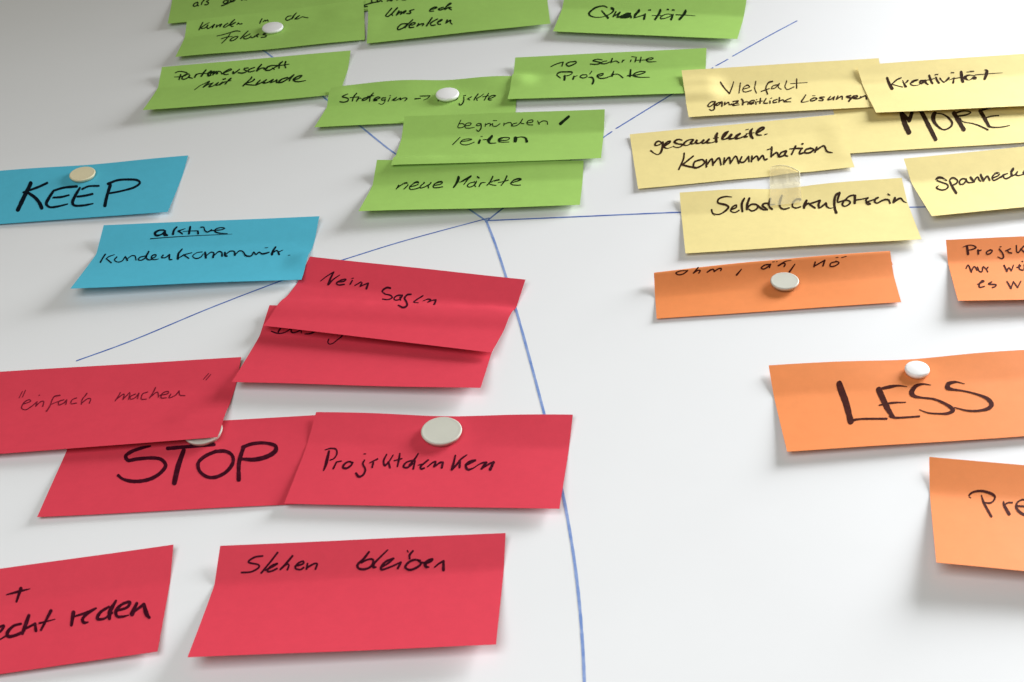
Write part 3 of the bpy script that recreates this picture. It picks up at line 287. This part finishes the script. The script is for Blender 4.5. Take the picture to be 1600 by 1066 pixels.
LINES = [["long blue marker line rising to the upper right",1.7,[[[312.5,368.3],[279.3,335.4],[239.7,294.0]],[[234.1,287.4],[221.5,274.5]],[[218.0,270.6],[182.4,227.5],[148.2,188.5],[118.3,154.3]],[[113.9,148.5],[104.0,135.8]],[[104.0,134.7],[56.3,74.8],[13.0,16.1],[0.2,-3.1]]]],["blue marker line coming down from the upper left",2.0,[[[-274.8,354.8],[-261.7,340.7],[-249.3,325.3],[-202.0,264.7],[-174.4,225.5],[-133.5,170.8],[-102.7,129.1],[-58.0,73.7],[-16.3,18.5],[0.1,-1.0]]]],["horizontal blue marker line to the right",1.9,[[[1.8,-1.1],[81.1,1.6],[173.7,4.7],[280.2,5.1],[380.8,3.7],[529.8,3.1]]]],["thin blue marker line falling to the lower left",1.5,[[[2.7,3.0],[-33.1,-12.9],[-77.2,-33.3],[-120.1,-56.2]],[[-120.1,-56.2],[-146.4,-70.6],[-169.5,-84.9],[-226.5,-123.5],[-287.5,-169.0],[-324.5,-192.4]]]],["thick blue marker line curving down to the bottom edge",2.1,[[[-0.1,1.0],[11.5,-41.8],[32.2,-131.3],[48.3,-207.9],[60.1,-266.4]],[[60.1,-267.1],[75.5,-351.3],[84.2,-411.9],[89.1,-459.1],[92.1,-503.1],[93.6,-539.3]]]]]


# ------------------------------------------------------------------ the whiteboard with its marker lines
def build_board():
    x0, x1, v0, v1, th = -1500, 1500, -800, 1000, 14
    r = 2.0
    prof = [(0, -th), (0, -r), (r * 0.3, -r * 0.3), (r, 0)]        # inset, height
    verts = []; faces = []
    for ins, z in prof:
        for (u, v) in ((x0 + ins, v0 + ins), (x1 - ins, v0 + ins), (x1 - ins, v1 - ins), (x0 + ins, v1 - ins)):
            verts.append(W(u, v, z))
    for k in range(len(prof) - 1):
        for j in range(4):
            a = k * 4 + j; c = k * 4 + (j + 1) % 4
            faces.append((a, c, c + 4, a + 4))
    q = (len(prof) - 1) * 4
    faces.append((q, q + 1, q + 2, q + 3)); faces.append((3, 2, 1, 0))
    o = mesh_obj('whiteboard', verts, faces, BOARD, smooth=False)
    return tag(o, 'white lacquered whiteboard covered with coloured notes and blue lines', 'whiteboard')
board = build_board()

def catmull(p, sub):
    p = np.asarray(p, float)
    if len(p) == 2: 
        k = max(2, sub); w = np.linspace(0, 1, k + 1)[:, None]; return p[0] * (1 - w) + p[1] * w
    q = np.vstack([2 * p[0] - p[1], p, 2 * p[-1] - p[-2]]); out = []
    for i in range(1, len(q) - 2):
        p0, p1, p2, p3 = q[i - 1], q[i], q[i + 1], q[i + 2]
        d0, d1, d2 = (max(np.hypot(*(b_ - a_)[:2]), 1e-4) ** 0.5 for a_, b_ in ((p0, p1), (p1, p2), (p2, p3)))
        m1 = (p1 - p0) / d0 - (p2 - p0) / (d0 + d1) + (p2 - p1) / d1
        m2 = (p2 - p1) / d1 - (p3 - p1) / (d1 + d2) + (p3 - p2) / d2
        m1 = m1 * d1; m2 = m2 * d1
        for k in range(sub):
            t = k / sub; t2 = t * t; t3 = t2 * t
            out.append((2 * t3 - 3 * t2 + 1) * p1 + (t3 - 2 * t2 + t) * m1 + (-2 * t3 + 3 * t2) * p2 + (t3 - t2) * m2)
    out.append(q[-2]); return np.array(out)

def ribbon(pts, rng, wob=0.05):
    """pts (x, y, width) -> left and right outline with rounded ends"""
    p = pts[:, :2]; w = np.maximum(pts[:, 2], 0.01) / 2
    d = np.gradient(p, axis=0); ln = np.maximum(np.hypot(d[:, 0], d[:, 1]), 1e-6)[:, None]; d = d / ln
    n = np.stack([-d[:, 1], d[:, 0]], 1)
    w = w * (1 + wob * rng.standard_normal(len(w)))
    a = [p[0] - d[0] * w[0] * 0.9, p[0] - d[0] * w[0] * 0.6]; wa = [w[0] * 0.35, w[0] * 0.8]
    e = [p[-1] + d[-1] * w[-1] * 0.6, p[-1] + d[-1] * w[-1] * 0.9]; we = [w[-1] * 0.8, w[-1] * 0.35]
    P = np.vstack([a, p, e]); N = np.vstack([n[:1], n[:1], n, n[-1:], n[-1:]]); Wd = np.concatenate([wa, w, we])[:, None]
    return P + N * Wd, P - N * Wd

rng = np.random.default_rng(5)
for li, (lab, wid, segs) in enumerate(LINES):
    verts = []; faces = []; pale = []
    for si, sg in enumerate(segs):
        c = catmull([(x, y, wid) for x, y in sg], 14)
        l, r = ribbon(c, rng, 0.05)
        k = len(verts)
        for a, b_ in zip(l, r): verts += [W(a[0], a[1], 0.10 + 0.02 * li + 0.004 * si), W(b_[0], b_[1], 0.10 + 0.02 * li + 0.004 * si)]
        faces += [(k + 2 * i, k + 2 * i + 1, k + 2 * i + 3, k + 2 * i + 2) for i in range(len(l) - 1)]
        pale += [1 if (li == 1 or li == 4) else 0] * (len(l) - 1)
    o = mesh_obj('marker_line', verts, faces, MARK, board, smooth=False); o.data.materials.append(MARKP)
    o.data.polygons.foreach_set('material_index', pale)
    tag(o, lab)

# ------------------------------------------------------------------ notes
INFO = {
 'jan': ('green note mostly hidden behind others, only handwriting tops cut at picture top', None),
 'als': ('topmost left green note with the word als, cut by the picture edge', None),
 'kunden': ('green note reading Kunden in den Fokus, held by a white magnet', None),
 'ums': ('green note reading Ums eck denken at the top middle', None),
 'partner': ('green note reading Partenerschaft mit Kunde, its lower left corner lifting', None),
 'strat': ('green note reading Strategien and Projekte with a white magnet on it', None),
 'ten': ('green note reading 10 Schritte Projekte, left of the yellow notes', None),
 'qual': ('light green note reading Qualität at the top edge', None),
 'more': ('yellow note with MORE in thick capitals, partly under two others', None),
 'viel': ('yellow note reading Vielfalt ganzheitliche Lösungen', None),
 'krea': ('yellow note reading Kreativität at the right, overlapping the MORE note', None),
 'ges': ('yellow note reading gesamtheitl. Kommunikation, its lower edge taped down', None),
 'neue': ('green note reading neue Märkte just above the centre of the blue lines', None),
 'begr': ('green note reading begründen / leiten, overlapping the note below it', None),
 'selb': ('yellow note reading Selbstbewusstsein under a strip of tape', None),
 'span': ('yellow note whose word starts with Spanne, at the right edge', None),
 'ohm': ('orange note with its top edge folded back, reading ohm, äh, nö', None),
 'proj2': ('small cut-off orange note at the right edge with three lines of writing', None),
 'less': ('orange note with LESS in large capitals and a white magnet', None),
 'pre': ('orange note at the lower right edge, bottom corner lifting, starting Pre', None),
 'stop': ('red note with STOP in thick capitals, partly covered by its neighbours', None),
 'einf': ('red note reading einfach machen in quotes, lying over a magnet', None),
 'das': ('red note mostly covered by the Nein sagen note above it', None),
 'nein': ('tilted red note reading Nein Sagen', None),
 'akt': ('blue note reading aktive Kundenkommunik. with an underlined word', None),
 'proj': ('red note reading Projektdenken with a big grey magnet', None),
 'steh': ('red note reading Stehen bleiben at the bottom middle', None),
 'recht': ('red note reading recht reden at the bottom left corner', None),
 'keep': ('blue note with KEEP in large capitals and a cream magnet', None),
 'tape': ('short strip of matt clear tape joining two yellow notes', None),
}
GROUP = {'green': 'green sticky notes on the whiteboard', 'yellow': 'yellow sticky notes on the whiteboard', 'orange': 'orange sticky notes on the whiteboard',
         'red': 'red sticky notes on the whiteboard', 'blue': 'blue sticky notes on the whiteboard'}

def strip_faces(nu, nv):
    return [(i * nv + j, i * nv + j + 1, (i + 1) * nv + j + 1, (i + 1) * nv + j) for i in range(nu - 1) for j in range(nv - 1)]

def build_sheet(d, words):
    sh = Sheet(d); sh.settle()
    tape = d['col'] == 'tape'
    s, t = np.meshgrid(np.linspace(0, 1, NS + 1), np.linspace(0, 1, NT + 1), indexing='ij')
    p = sh.P(s, t)
    rows = [p[:, j] for j in range(NT + 1)]
    if d.get('fold'):
        # the top of the sheet is folded back behind itself
        top = p[:, 0].copy(); r = 2.4; pre = []
        x = np.linspace(0, 1, NS + 1)
        for a in np.linspace(0.25, math.pi, 9):
            q = top.copy(); q[:, 1] += r * math.sin(a) * 1.0; q[:, 2] += -r + r * math.cos(a); pre.append(q)
        for dv in (5, 10, 14):
            q = top.copy(); q[:, 1] -= dv * (1 - 0.25 * x); q[:, 0] += 1.2 * dv / 14; q[:, 2] = np.maximum(np.minimum(q[:, 2] - 2 * r - 0.12 * dv, p[:, int(round(dv / 55 * NT)), 2] - 0.9), 0.25); pre.append(q)
        rows = pre[::-1] + rows
    g = np.stack(rows, 1)
    nu, nv = g.shape[:2]
    name = 'tape_strip' if tape else 'sticky_note'
    if tape:
        o = mesh_obj(name, [W(*x) for x in g.reshape(-1, 3)], strip_faces(nu, nv), TAPE)
    else:
        # a closed sheet 0.12 mm thick: front, back and a hard-edged rim
        du = np.gradient(g, axis=0); dv = np.gradient(g, axis=1); nn = np.cross(dv, du); nn /= np.linalg.norm(nn, axis=2)[..., None]
        bk = g - nn * 0.12; K = nu * nv
        f = strip_faces(nu, nv); nf = len(f)
        f += [tuple(K + x for x in q[::-1]) for q in f]
        loop = [(i, 0) for i in range(nu)] + [(nu - 1, j) for j in range(1, nv)] + [(i, nv - 1) for i in range(nu - 2, -1, -1)] + [(0, j) for j in range(nv - 2, 0, -1)]
        ids = [a * nv + b_ for a, b_ in loop]
        f += [(ids[k], ids[(k + 1) % len(ids)], K + ids[(k + 1) % len(ids)], K + ids[k]) for k in range(len(ids))]
        o = mesh_obj(name, [W(*x) for x in np.vstack([g.reshape(-1, 3), bk.reshape(-1, 3)])], f, PAPER[d['col']])
        me = o.data; sm = [True] * (2 * nf) + [False] * len(ids); me.polygons.foreach_set('use_smooth', sm)
        rim = set(); 
        for k in range(len(ids)):
            a, b_ = ids[k], ids[(k + 1) % len(ids)]; rim.add((min(a, b_), max(a, b_))); rim.add((K + min(a, b_), K + max(a, b_)))
        at = me.attributes.new('sharp_edge', 'BOOLEAN', 'EDGE')
        at.data.foreach_set('value', [tuple(sorted(e.vertices)) in rim for e in me.edges])
    tag(o, INFO[d['name']][0], 'tape' if tape else 'sticky note', None if tape else GROUP[d['col']])
    if tape:
        # rolled rim of the strip, its bright highlight put into the pale colour
        path = [(x, 0.0) for x in np.linspace(0.04, 1, 16)] + [(1.0, y) for y in np.linspace(0.06, 0.42, 6)]
        pc = sh.P(np.array([a for a, _ in path]), np.array([b_ for _, b_ in path])); pc[:, 2] += 0.25
        vv = []; ff = []; dd = np.gradient(pc, axis=0); dd /= np.linalg.norm(dd, axis=1)[:, None]
        for i_, (q, e_) in enumerate(zip(pc, dd)):
            n1 = np.cross(e_, (0, 0, 1)); n1 /= np.linalg.norm(n1); n2 = np.cross(n1, e_)
            rr = 0.34 * min(1, 0.25 + i_ / 5, 0.15 + (len(pc) - 1 - i_) / 6)
            for k in range(8): vv.append(W(*(q + rr * (n1 * math.cos(k * math.pi / 4) + n2 * math.sin(k * math.pi / 4)))))
        for i_ in range(len(pc) - 1):
            for k in range(8): a = i_ * 8 + k; c_ = i_ * 8 + (k + 1) % 8; ff.append((a, c_, c_ + 8, a + 8))
        mesh_obj('rolled_edge_highlight', vv, ff, RIM, o)
    for jw, w in words:
        J = np.array(jw).reshape(2, 2); Ji = np.linalg.inv(J)      # slant of the nib on the sheet
        verts = []; faces = []
        for k, st in enumerate(w):
            a = np.array(st, float).reshape(-1, 3)
            q = (a[:, :2] / 10) @ J.T
            c = catmull(np.column_stack([q, a[:, 2] / 10 * d.get('wk', 1.0) + 0.08]), 6 if len(a) > 2 else 4)
            l, r = ribbon(c, rng, 0.045)
            l = l @ Ji.T; r = r @ Ji.T
            m = (l + r) / 2
            b0 = len(verts); h = 0.16 + 0.012 * (k % 9)
            for row in (l, m, r):
                pp = sh.P(row[:, 0] / 200, row[:, 1] / 100); pp[:, 2] += h
                verts += [W(*x) for x in pp]
            n = len(l)
            for rr in (0, 1):
                faces += [(b0 + rr * n + i, b0 + rr * n + i + 1, b0 + (rr + 1) * n + i + 1, b0 + (rr + 1) * n + i) for i in range(n - 1)]
        if verts:
            mesh_obj('written_word', verts, faces, INK['faint' if d['name'] == 'einf' else d['col']], o, smooth=True)
    return sh

MAG = {
 'm_kunden': ('domed white magnet on the green Kunden in den Fokus note', WHITE_PL),
 'm_strat': ('domed white magnet on the green Strategien note', WHITE_PL),
 'm_keep': ('flat yellowed cream magnet on the blue KEEP note', YELLOWED),
 'm_ohm': ('flat cream magnet on the orange note reading ohm, äh, nö', CREAM_PL),
 'm_less': ('small bright white domed magnet on the orange LESS note', WHITE_PL),
 'm_proj': ('largest grey cream flat magnet, on the red Projektdenken note', CREAM_PL),
 'm_stop': ('large flat magnet half hidden under the red einfach machen note', CREAM_PL)}

def lathe(name, prof, seg, mat, parent=None):
    verts = []; faces = []
    for r, z in prof:
        for k in range(seg):
            a = 2 * math.pi * k / seg; verts.append((r * math.cos(a) / 1000, -z / 1000, r * math.sin(a) / 1000))
    m = len(prof)
    for i in range(m - 1):
        for k in range(seg):
            a = i * seg + k; c = i * seg + (k + 1) % seg; faces.append((a, c, c + seg, a + seg))
    verts.append((0, -prof[-1][1] / 1000, 0)); t = len(verts) - 1; q = (m - 1) * seg
    faces += [(q + k, q + (k + 1) % seg, t) for k in range(seg)]
    return mesh_obj(name, verts, faces, mat, parent)

def build_magnet(key):
    u, v, z0, r, h, dome = MAGNETS[key]; lab, mat = MAG[key]
    if dome:
        prof = [(r * 0.80, 0.3), (r * 0.90, 0.5), (r * 0.97, h * 0.35)]
        for a in np.linspace(0.0, 1.0, 8):                      # fat rounded shoulder
            aa = a * math.pi / 2; prof.append((r - 1.5 * (1 - math.cos(aa)), h * 0.5 + (h * 0.5 - 0.7) * math.sin(aa)))
        for q in (0.72, 0.5, 0.3, 0.12): prof.append((r * q, h - 0.7 + 0.7 * (1 - (q / 0.87) ** 2)))
    else:
        e = 0.9
        prof = [(r * 0.84, 0.3), (r * 0.90, 0.5), (r * 0.955, h * 0.5), (r, h - e * 1.2)]
        for a in np.linspace(0, 1, 6)[1:]:
            aa = a * math.pi / 2; prof.append((r - e * (1 - math.cos(aa)), h - e * 1.2 + e * 1.1 * math.sin(aa)))
        prof += [(r - e - 0.5, h - 0.06), (r - e - 1.0, h - 0.14), (r * 0.8, h - 0.15), (r * 0.4, h - 0.15)]
    o = lathe('magnet', prof, 72, mat); o.location = W(u, v, z0)
    lathe('magnet_core', [(r * 0.78, 0.02), (r * 0.78, 0.8), (r * 0.5, 0.9)], 48, FERRITE, o)
    tag(o, lab, 'magnet', 'round magnets on the whiteboard')

table = {d['name']: (d, w) for d, w in NOTES}
for key in ORDER:
    if key in MAGNETS:
        build_magnet(key); u, v, z0, r, h, dome = MAGNETS[key]; disc_add(u, v, r, z0 + h)
    else:
        build_sheet(*table[key])
for key in MAGNETS:
    if key not in ORDER: build_magnet(key)
